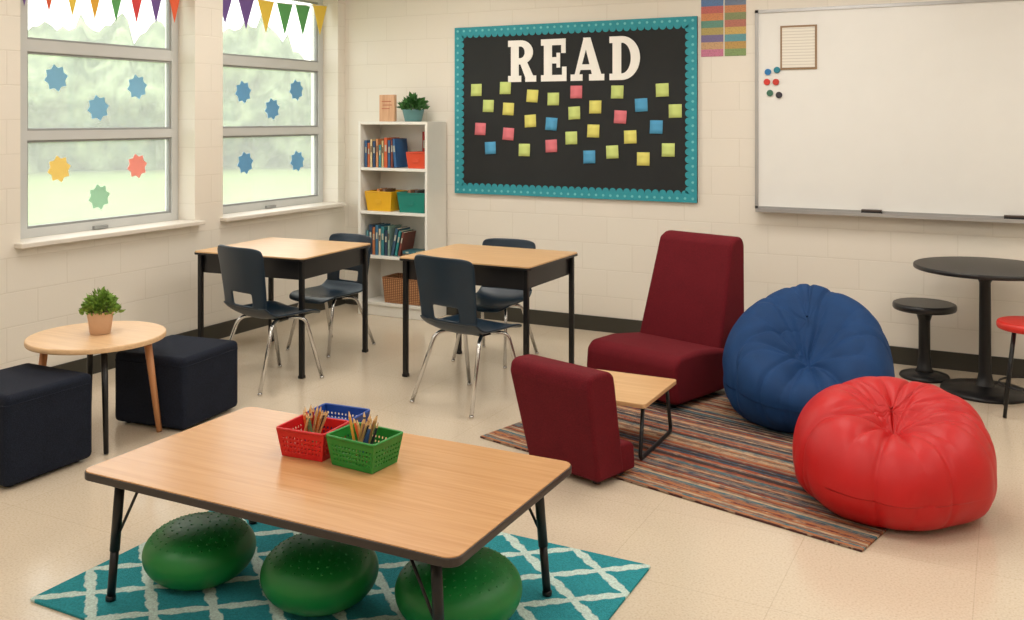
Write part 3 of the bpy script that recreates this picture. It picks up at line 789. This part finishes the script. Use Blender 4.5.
D2 = desk((-3.00, 5.50), 0, 0.93, 0.74, 'wood-topped student desk with black legs near the bulletin board')

def student_chair(loc, rot, label):
    e = thing('student_chair', (loc[0], loc[1], 0), rot, label, 'chair', 'navy student chairs')
    V, F = [], []; nu, nv = 14, 14
    for j in range(nv+1):
        v = j/nv
        for i in range(nu+1):
            u = -1 + 2*i/nu
            wd = 0.222 + 0.014*math.sin(v*math.pi)
            if v > 0.8: wd *= 1 - 0.22*((v-0.8)/0.2)**3
            y = -0.19 + 0.45*v
            z = 0.437 - 0.024*(1-u*u)*math.sin(min(1, v*1.2)*math.pi)**0.5 + 0.014*abs(u)**3 if v < 0.83 else 0.437 + 0.014*abs(u)**3
            if v > 0.75: z -= 0.040*((v-0.75)/0.25)**2
            if v < 0.18: z += 0.06*((0.18-v)/0.18)**2; y -= 0.010*((0.18-v)/0.18)
            V.append((u*wd, y, z))
    for j in range(nv):
        for i in range(nu): F.append((j*(nu+1)+i, j*(nu+1)+i+1, (j+1)*(nu+1)+i+1, (j+1)*(nu+1)+i))
    o = mk('seat', V, F, M_shell, e, smooth=True)
    o.modifiers.new('s', 'SOLIDIFY').thickness = 0.012; o.modifiers['s'].offset = 0
    sb = o.modifiers.new('ss', 'SUBSURF'); sb.levels = 1; sb.render_levels = 1
    V, F = [], []
    nu, nv = 18, 20
    for j in range(nv+1):
        v = j/nv
        z = 0.486 + 0.385*v
        for i in range(nu+1):
            u = -1 + 2*i/nu
            wd = 0.214 + 0.022*v
            if v > 0.85: wd *= 1 - 0.09*((v-0.85)/0.15)**3
            zz = z - (0.014*abs(u)**6 if v > 0.7 else 0)*(v-0.7)/0.3
            y = -0.200 - 0.075*v**1.2 + 0.045*u*u*(0.4+0.6*v)
            V.append((u*wd, y, zz))
    for j in range(nv):
        for i in range(nu):
            if 5 <= i <= 12 and 1 <= j <= 4: continue
            F.append((j*(nu+1)+i, j*(nu+1)+i+1, (j+1)*(nu+1)+i+1, (j+1)*(nu+1)+i))
    o = mk('backrest', V, F, M_shell, e, smooth=True)
    o.modifiers.new('s', 'SOLIDIFY').thickness = 0.012; o.modifiers['s'].offset = 0
    sb = o.modifiers.new('ss', 'SUBSURF'); sb.levels = 1; sb.render_levels = 1
    for sx_ in (-1, 1):
        for top, mid, ft in [((sx_*0.10, 0.04, 0.404), (sx_*0.170, 0.14, 0.398), (sx_*0.215, 0.235, 0.012)), ((sx_*0.10, 0.0, 0.404), (sx_*0.170, -0.11, 0.398), (sx_*0.23, -0.245, 0.012))]:
            lg = tube('leg', [top, mid, ft], 0.012, M_chrome, e, fr=0.05, n=12)
            lathe('foot_glide', rounded_prof(0.014, 0, 0.018, 0.004), M_chrome, lg, (ft[0], ft[1], 0.0), 16)
    box('seat_bracket', (0.24, 0.10, 0.01), (0, 0.02, 0.400), M_black, e, 0.002)
    return e
C1 = student_chair((-2.80, 4.89), -12, 'navy plastic chair with chrome legs pulled to wood desk')
C2 = dup(C1, (-4.13, 4.69, 0), -12, 'navy plastic chair with chrome legs at the window desk')
C3 = dup(C1, (-3.15, 5.84, 0), 180, 'navy plastic chair tucked behind the desk near bulletin board')
C4 = dup(C1, (-4.34, 5.56, 0), 174, 'navy plastic chair tucked behind the window desk')
for c in (C3, C4): c.scale = (0.92, 0.94, 0.91)

# ------------------------------------------------------------------ round side table + ottomans
e = thing('round_side_table', (TB[0], TB[1], 0), 0, 'round light-wood side table on splayed wood and black legs', 'side table')
lathe('tabletop', rounded_prof(0.338, 0.502, 0.53, 0.006), M_wtop3, e, n=72)
for (fx, fyy), m_, r in [((0.23, 0.20), M_legwood, 0.017), ((-0.235, -0.20), M_legwood, 0.017), ((0.265, -0.165), M_black, 0.014), ((-0.265, 0.165), M_black, 0.014)]:
    tube('leg', [(fx*0.8, fyy*0.8, 0.502), (fx*1.0, fyy*1.0, 0.004)], r*1.2, m_, e, fr=0, n=14, rend=r*0.85)

def ottoman(loc, rot, w, d, h, label):
    e = thing('ottoman', (loc[0], loc[1], 0), rot, label, 'ottoman', 'dark cube ottomans')
    box('body', (w, d, h-0.012), (0, 0, (h-0.012)/2+0.012), M_ott, e, 0.028, 5)
    for sx_ in (-1, 1):
        for sy in (-1, 1):
            lathe('foot', [(0.018, 0), (0.022, 0.02)], M_black, e, (sx_*(w/2-0.06), sy*(d/2-0.06), 0), 14)
    q = 0.03; x_, y_ = w/2+0.0005, d/2+0.0005; z_ = h-0.045
    loop = []
    for cx, cy, a0 in [(x_-q, y_-q, 0), (-x_+q, y_-q, 90), (-x_+q, -y_+q, 180), (x_-q, -y_+q, 270)]:
        for i in range(6):
            a = math.radians(a0 + 18*i); loop.append(Vector((cx+q*math.cos(a), cy+q*math.sin(a), z_)))
    tube('piping', loop, 0.0028, M_ott, e, fr=0, n=8, closed=True)
    return e
ottoman((-4.095, 3.90), 7, 0.47, 0.47, 0.39, 'dark navy fabric cube ottoman beside the round table')
ottoman((-4.17, 2.985), 0, 0.48, 0.46, 0.42, 'dark navy fabric cube ottoman in front of round table')

# ------------------------------------------------------------------ low table, rug, cushions, baskets
rx0, rx1, ry0, ry1 = -2.975, -1.17, 2.17, 3.38
o = plate('trellis_rug', rx1-rx0, ry1-ry0, 0.010, 0.01, trellis_mat(), None, ((rx0+rx1)/2, (ry0+ry1)/2, 0.0052), 0.003)
tag(o, 'teal area rug with white trellis pattern under the low table', 'rug')
LT = (-2.065, 2.645); LZ = 0.46
e = thing('low_table', (LT[0], LT[1], 0.0106), 0.5, 'low rectangular wood-laminate activity table with black legs', 'table')
lw_, ld_ = 1.46, 0.82; lz = LZ - 0.0106
plate('tabletop', lw_, ld_, 0.008, 0.04, M_wtop2, e, (0, 0, lz-0.004), 0.002)
plate('edge_band', lw_+0.008, ld_+0.008, 0.026, 0.044, mat('dark_edge_band', (46, 38, 34), 0.45), e, (0, 0, lz-0.0165), 0.004)
for sx_ in (-1, 1):
    for sy in (-1, 1):
        tx, ty = sx_*(lw_/2-0.105), sy*(ld_/2-0.075)
        fx, fy_ = sx_*(lw_/2-0.075), sy*(ld_/2-0.06)
        def at(z):
            k = 1 - z/(lz-0.03)
            return (tx+(fx-tx)*k, ty+(fy_-ty)*k, z)
        tube('leg', [at(lz-0.030), at(0.17)], 0.0165, M_black, e, fr=0, n=16)
        tube('lower_leg', [at(0.18), at(0.010)], 0.014, M_black, e, fr=0, n=16)
        lathe('foot_glide', rounded_prof(0.017, 0, 0.018, 0.004), M_black, e, (fx, fy_, 0.0), 18)
        tube('brace', [at(0.20), (tx - sx_*0.10, ty, lz-0.030)], 0.005, M_black, e, fr=0, n=8)
        box('leg_plate', (0.10, 0.08, 0.006), (tx - sx_*0.02, ty, lz-0.0325), M_black, e, 0.001)

def wobble(x, y, a, b_, label):
    e = thing('balance_cushion', (x, y, 0.0105), random.uniform(0, 40), label, 'seat cushion', 'green inflatable seat cushions')
    V, F = [], []
    n, m_ = 64, 32
    for j in range(m_+1):
        ph = math.pi*j/m_
        c, s = math.cos(ph), math.sin(ph)
        r = a*(abs(s)**0.85 if s > 1e-9 else 0); z = b_ + (b_*c if c >= 0 else b_*max(-1, c*1.12))
        for i in range(n):
            t = 2*math.pi*i/n
            V.append((r*math.cos(t), r*math.sin(t), z))
    for j in range(m_):
        for i in range(n): F.append((j*n+i, (j+1)*n+i, (j+1)*n+(i+1) % n, j*n+(i+1) % n))
    fixn(mk('body', V, F, M_green, e, smooth=True))
    V, F = [], []
    for ring, (ph, cnt) in enumerate([(0.14, 6), (0.3, 12), (0.46, 18), (0.62, 24), (0.78, 30), (0.95, 34)]):
        for i in range(cnt):
            t = 2*math.pi*(i+0.5*(ring % 2))/cnt
            s, c = math.sin(ph), math.cos(ph)
            p = Vector((a*s**0.85*math.cos(t), a*s**0.85*math.sin(t), b_+b_*c))
            nn = Vector((p.x/a**2, p.y/a**2, (p.z-b_)/b_**2)).normalized()
            q = nn.cross(Vector((0.1, 0.2, 1))).normalized(); w2 = nn.cross(q)
            n0 = len(V); r = 0.0044; K = 8
            for k in range(K):
                an = 2*math.pi*k/K; V.append(p + (q*math.cos(an)+w2*math.sin(an))*r - nn*0.0006)
            for k in range(K):
                an = 2*math.pi*k/K; V.append(p + (q*math.cos(an)+w2*math.sin(an))*r*0.6 + nn*0.0018)
            V.append(p + nn*0.0024)
            for k in range(K):
                k2 = (k+1) % K
                F.append((n0+k, n0+k2, n0+K+k2, n0+K+k)); F.append((n0+K+k, n0+K+k2, n0+2*K))
    mk('nubs', V, F, M_green, e, smooth=True)['kind'] = 'stuff'
wobble(-2.574, 2.554, 0.195, 0.100, 'green inflatable dimpled seat cushion on the teal rug')
wobble(-2.084, 2.615, 0.198, 0.104, 'green inflatable dimpled seat cushion on the teal rug')
wobble(-1.60, 2.72, 0.208, 0.106, 'green inflatable dimpled seat cushion on the teal rug')

M_bg = mat('green_basket_plastic', (32, 130, 46), 0.4); M_br = mat('red_basket_plastic', (196, 22, 26), 0.4); M_bb = mat('blue_basket_plastic', (28, 70, 152), 0.4)
TZ = LZ + 0.0006
def caddy(x, y, w, d, h, m_, rot, label):
    e = thing('pencil_basket', (x, y, TZ), rot, label, 'basket', 'pencil baskets on the low table')
    open_bin('pencil_basket', w, d, h, 0.84, m_, e, True, 0.001)
    return e
GB = (-1.975, 2.72); RB = (-2.20, 2.722); BB = (-2.225, 2.892)
caddy(GB[0], GB[1], 0.21, 0.16, 0.100, M_bg, -4, 'green perforated plastic basket full of pencils')
caddy(RB[0], RB[1], 0.20, 0.16, 0.098, M_br, 4, 'red perforated plastic basket full of pencils')
caddy(BB[0], BB[1], 0.20, 0.14, 0.094, M_bb, 4, 'blue perforated plastic basket behind the red one')
M_graph = mat('graphite', (50, 48, 48), 0.5); M_cut = mat('cut_wood', (222, 184, 132), 0.7); M_fer = mat('ferrule', (180, 170, 140), 0.3, metal=0.9); M_er = mat('pink_eraser', (214, 120, 120), 0.7)
pc = [(222, 160, 70), (196, 150, 96), (52, 84, 140), (214, 96, 50), (58, 60, 70), (206, 176, 120), (190, 60, 50), (90, 130, 90), (190, 140, 90)]
PCM = [mat('pencil_paint_%d' % i, c, 0.35, var=0.03) for i, c in enumerate(pc)]
def pencil(base, tiltx, tilty, Ln, mi, where):
    r = 0.0052
    prof = [(r*0.9, 0, 2), (r*0.9, 0.008, 1), (r*1.05, 0.009, 1), (r*1.05, 0.016, 0), (r, 0.017, 0), (r, Ln-0.02, 3), (0.0012, Ln-0.003, 4), (0.0, Ln, 4)]
    n = 6; V, F, MI = [], [], []
    for i, (rr, z, _) in enumerate(prof):
        for k in range(n): V.append((rr*math.cos(2*math.pi*k/n), rr*math.sin(2*math.pi*k/n), z))
    segm = [2, 2, 1, 1, 0, 3, 4]
    for i in range(len(prof)-1):
        for k in range(n):
            F.append((i*n+k, i*n+(k+1) % n, (i+1)*n+(k+1) % n, (i+1)*n+k)); MI.append(segm[i])
    F.append(tuple(range(n))[::-1]); MI.append(2)
    o = mk('pencil', V, F, [PCM[mi], M_fer, M_er, M_cut, M_graph], None, base, False, (tiltx, tilty, 0))
    for p, q in zip(o.data.polygons, MI): p.material_index = q
    tag(o, 'wooden pencil standing in the %s basket' % where, 'pencil', 'pencils in the %s basket' % where)
rnd = random.Random(4)
for (bx, by), where, cnt, L0 in [(GB, 'green', 18, 0.17), (RB, 'red', 16, 0.165)]:
    for i in range(cnt):
        # bundles lean towards one end of the basket
        ox, oy = rnd.uniform(-0.045, 0.0), rnd.uniform(-0.03, 0.03)
        ty = 0.26 + rnd.uniform(-0.16, 0.18); tx = -oy*3.0 + rnd.uniform(-0.1, 0.1)
        if i % 5 == 0: ox, ty = rnd.uniform(-0.02, 0.03), rnd.uniform(-0.3, -0.1)
        pencil((bx+ox, by+oy*0.7, TZ+0.007), tx, ty, L0*rnd.uniform(0.85, 1.05), rnd.randrange(len(pc)), where)

# ------------------------------------------------------------------ striped rug, lounge chairs, side table
RA = math.radians(-14.0)
rl, rw = 1.99, 1.5
cl = Vector((-2.43, 4.345)); ux = Vector((math.cos(RA), math.sin(RA))); uy = Vector((-math.sin(RA), math.cos(RA)))
rc = cl + ux*rl/2 + uy*rw/2
o = plate('striped_rug', rl, rw, 0.010, 0.005, stripe_rug_mat(), None, (rc.x, rc.y, 0.0052), 0.003)
o.rotation_euler = (0, 0, RA)
tag(o, 'woven rug with thin multicoloured stripes under the lounge seats', 'rug')
RZ = 0.0104
e = thing('lounge_chair', (-1.845, 5.65, RZ), -18, 'tall-backed maroon upholstered lounge chair on the striped rug', 'chair')
prism('seat', [(-0.37, 0.03), (-0.395, 0.15), (-0.385, 0.26), (-0.34, 0.30), (-0.15, 0.305), (0.14, 0.27), (0.16, 0.03)], 0.66, M_maroon, e, bevel=0.04, seg=6)
prism('backrest', [(0.10, 0.03), (0.09, 0.26), (0.27, 0.88), (0.33, 0.91), (0.40, 0.905), (0.42, 0.86), (0.36, 0.03)], 0.63, M_maroon, e, bevel=0.04, seg=6, taper=lambda z: 1.0 - 0.15*max(0, z-0.1)/0.85)
for sx_ in (-1, 1):
    for y in (-0.3, 0.29): lathe('foot', [(0.02, 0), (0.024, 0.035)], M_black, e, (sx_*0.25, y, 0), 16)
e = thing('lounge_chair', (-1.82, 4.03, RZ), -17, 'low maroon upholstered chair seen from behind on the rug', 'chair')
prism('backrest', [(0.0, 0.02), (-0.105, 0.46), (-0.095, 0.505), (-0.06, 0.52), (0.045, 0.515), (0.075, 0.49), (0.09, 0.44), (0.19, 0.02)], 0.445, M_maroon, e, bevel=0.02, seg=5, taper=lambda z: 0.95 + 0.15*z/0.5)
prism('seat', [(0.165, 0.02), (0.13, 0.16), (0.245, 0.15), (0.265, 0.13), (0.275, 0.02)], 0.42, M_maroon, e, bevel=0.02)
for sx_ in (-1, 1):
    for y in (0.05, 0.22): lathe('foot', [(0.018, 0), (0.02, 0.03)], M_black, e, (sx_*0.16, y, 0), 14)
e = thing('small_side_table', (-1.775, 4.61, RZ), 0, 'small wood-topped table with black sled legs between chairs', 'side table')
plate('tabletop', 0.47, 0.50, 0.022, 0.02, M_wtop, e, (0, 0, 0.268), 0.003)
for sx_ in (-1, 1):
    tube('sled_leg', [(sx_*0.2, -0.18, 0.256), (sx_*0.205, -0.235, 0.010), (sx_*0.205, 0.235, 0.010), (sx_*0.2, 0.18, 0.256)], 0.010, M_black, e, fr=0.03, n=12)
box('cross_bar', (0.40, 0.016, 0.012), (0, 0.16, 0.249), M_black, e, 0.002)

# ------------------------------------------------------------------ bean bags
def beanbag(loc, rot, R, H, material, label, dc, dd, ds, slope, nf, B, seed, lean=0.0, topn=2.2, lump=0.03, cre=0.010, pinch=0.03):
    e = thing('bean_bag', loc, rot, label, 'bean bag')
    rnd = random.Random(seed); n, m_ = 400, 180
    V, F = [], []
    hc = H*0.36
    ph_ = [rnd.uniform(0, 6.28) for _ in range(12)]
    off = Vector((seed*3.1, seed*1.7, 0))
    for j in range(m_+1):
        p = math.pi*j/m_
        c, s = math.cos(p), max(0, math.sin(p))
        if c >= 0: r = R*s**(2/2.25); z = hc + (H-hc)*c**(2/topn) if c > 0 else hc
        else: r = R*s**(2/3.6); z = hc*(1-min(1, 1.15*abs(c)**(2/2.6)))
        for i in range(n):
            t = 2*math.pi*i/n
            x, y, zz = r*math.cos(t), r*math.sin(t), z
            if zz > hc:
                f_ = (zz-hc)/(H-hc)
                zz = hc + (zz-hc)*(1+slope*y/R)
                y += lean*f_
            qx, qy = x-dc[0], (y-dc[1])*0.85
            q = math.hypot(qx, qy); u = math.atan2(qy, qx)
            nzq = noise.noise(Vector((math.cos(u)*1.2, math.sin(u)*1.2, q*3)) + off)
            # six sewn panels: broad puffs with a seam groove between them, running from the dimple
            sm = 0; 
            for k in range(6):
                dt = abs((u - 2*math.pi*k/6 - 0.3 - 0.12*nzq + math.pi) % (2*math.pi) - math.pi)
                sm += math.exp(-(dt*max(q, 0.03)/0.011)**2)
            puff = abs(math.sin(3*(u - 0.3 - 0.12*nzq)))**0.6
            w_ = 0.5*math.sin(2*u+ph_[0]) + 0.4*math.sin(3*u+ph_[1]) + 1.1*nzq
            top = 1.0 if zz > hc else math.exp(-((hc-zz)/(0.3*H))**2)
            env = math.exp(-((q-ds*0.6)/(ds*0.7))**2)*top
            envp = (1-math.exp(-(q/(ds*0.6))**2))*math.exp(-(q/(R*1.1))**4)*top
            am = 0.3 + 1.3*max(0, 0.5+0.7*noise.noise(Vector((math.cos(u)*2, math.sin(u)*2, 1)) + off))
            ridge = abs(math.sin(nf*u/2 + w_))**0.65
            disp = B*env*am*(ridge-0.7) + 0.013*envp*(puff-0.7)
            nv_ = Vector((x*0.7, y*0.7, (zz-hc)+0.08)).normalized() if zz > hc else Vector((x, y, 0)).normalized() if r > 1e-4 else Vector((0, 0, 0))
            pv = Vector((x, y, zz))
            disp += lump*noise.noise(pv*3.2 + off)
            ang = noise.noise(Vector((math.cos(t)*2.2, math.sin(t)*2.2, zz*2.0)) + off*2)
            fold = max(0, 1-abs(ang)*5)**1.5
            side = 1.0 if zz > 0.06 else max(0, zz-0.02)/0.04
            disp += -cre*fold*side*max(0, 0.5+noise.noise(pv*4+off))
            low = 0.005*math.sin(t*9+ph_[4]+2*math.sin(t*2))*math.exp(-((zz-0.12*H)/(0.18*H))**2)
            disp += low
            P = pv + nv_*(disp - 0.006*min(sm, 1)*(1 if zz > 0.02 else 0))
            if zz > hc*0.8:
                # wide seat hollow plus a tighter pinch at its centre
                P.z -= dd*math.exp(-(q/ds)**2) + pinch*math.exp(-(q/0.05)**2)
            P.z = max(P.z, 0.0)
            V.append(P)
    for j in range(m_):
        for i in range(n): F.append((j*n+i, (j+1)*n+i, (j+1)*n+(i+1) % n, j*n+(i+1) % n))
    o = mk('body', V, F, material, e, smooth=True)
    fixn(o)
    sm_ = o.modifiers.new('sm', 'SMOOTH'); sm_.factor = 0.5; sm_.iterations = 2
    return e
beanbag((-0.99, 5.44, 0.0105), 4, 0.45, 0.655, M_blue, 'large blue fabric bean bag with a slouched dent', (0.02, -0.13), 0.20, 0.24, 0.46, 9, 0.030, 3, 0.05, 2.3, 0.030, 0.016, 0.03)
beanbag((-0.45, 4.41, 0.0105), 4, 0.41, 0.50, M_red, 'red vinyl bean bag with gathered puckered centre', (0.01, -0.07), 0.13, 0.19, 0.18, 11, 0.024, 8, 0.02, 2.5, 0.022, 0.012, 0.035)

# ------------------------------------------------------------------ cafe table and stools
e = thing('cafe_table', (-0.134, 6.46, 0), 0, 'round black pedestal table near the whiteboard wall', 'table')
lathe('tabletop', rounded_prof(0.40, 0.735, 0.762, 0.007), M_blackpl, e, n=72)
lathe('pedestal', [(0.09, 0.02), (0.05, 0.05), (0.035, 0.12), (0.032, 0.66), (0.05, 0.70), (0.12, 0.733)], M_black, e, n=32)
lathe('base', [(0.245, 0), (0.25, 0.006), (0.245, 0.02), (0.12, 0.032), (0.07, 0.045), (0.0, 0.05)], M_black, e, n=64)
e = thing('stool', (-0.485, 6.66, 0), 0, 'short round black pedestal stool beside the round table', 'stool')
lathe('seat', rounded_prof(0.19, 0.43, 0.475, 0.014), M_blackpl, e, n=56)
lathe('pedestal', [(0.07, 0.02), (0.045, 0.06), (0.035, 0.15), (0.035, 0.36), (0.05, 0.41), (0.09, 0.43)], M_black, e, n=28)
lathe('base', [(0.145, 0), (0.15, 0.006), (0.145, 0.02), (0.09, 0.035), (0.0, 0.05)], M_black, e, n=56)
e = thing('red_stool', (0.10, 6.08, 0), 0, 'stool with round red seat and thin black legs', 'stool')
lathe('seat', rounded_prof(0.17, 0.475, 0.52, 0.014), mat('red_seat_vinyl', (206, 44, 34), 0.45), e, n=48)
for a in (45, 135, 225, 315):
    ca, sa = math.cos(math.radians(a)), math.sin(math.radians(a))
    tube('leg', [(ca*0.11, sa*0.11, 0.476), (ca*0.18, sa*0.18, 0.004)], 0.010, M_black, e, fr=0, n=10)
tube('foot_ring', [Vector((0.156*math.cos(2*math.pi*i/32), 0.156*math.sin(2*math.pi*i/32), 0.17)) for i in range(32)], 0.006, M_black, e, fr=0, n=8, closed=True)

# ------------------------------------------------------------------ light
wd = bpy.data.worlds.new('sky'); scene.world = wd; wd.use_nodes = True
N = wd.node_tree.nodes; L = wd.node_tree.links
bg = N['Background']; tc = N.new('ShaderNodeTexCoord'); sp = N.new('ShaderNodeSeparateXYZ'); L.new(tc.outputs['Generated'], sp.inputs[0])
r = N.new('ShaderNodeValToRGB'); r.color_ramp.elements[0].color = (0.97, 0.96, 0.92, 1); r.color_ramp.elements[1].color = (0.94, 0.96, 0.97, 1)
L.new(sp.outputs['Z'], r.inputs['Fac']); L.new(r.outputs['Color'], bg.inputs['Color']); bg.inputs['Strength'].default_value = 3.5
def area(loc, sx_, sy_, en, col):
    l = bpy.data.lights.new('ceiling_light', 'AREA'); l.shape = 'RECTANGLE'; l.size = sx_; l.size_y = sy_; l.energy = en; l.color = col
    o = bpy.data.objects.new('ceiling_light', l); o.location = loc; COL.objects.link(o)
for x in (-3.9, -1.3, 1.2):
    for y in (0.4, 3.0, 5.4):
        area((x, y, 2.97), 1.2, 0.9, (24 if x < 0 else 20) + (5 if y > 5 else 0), (1.0, 0.945, 0.875))

cam = bpy.data.cameras.new('camera'); co = bpy.data.objects.new('camera', cam); COL.objects.link(co)
co.location = (0, 0, CH); co.rotation_euler = (math.radians(90), 0, math.asin(SN))
cam.sensor_width = 36; cam.lens = 36*FPX/1024; cam.shift_y = -192/1024; cam.clip_start = 0.05; cam.clip_end = 300
scene.camera = co
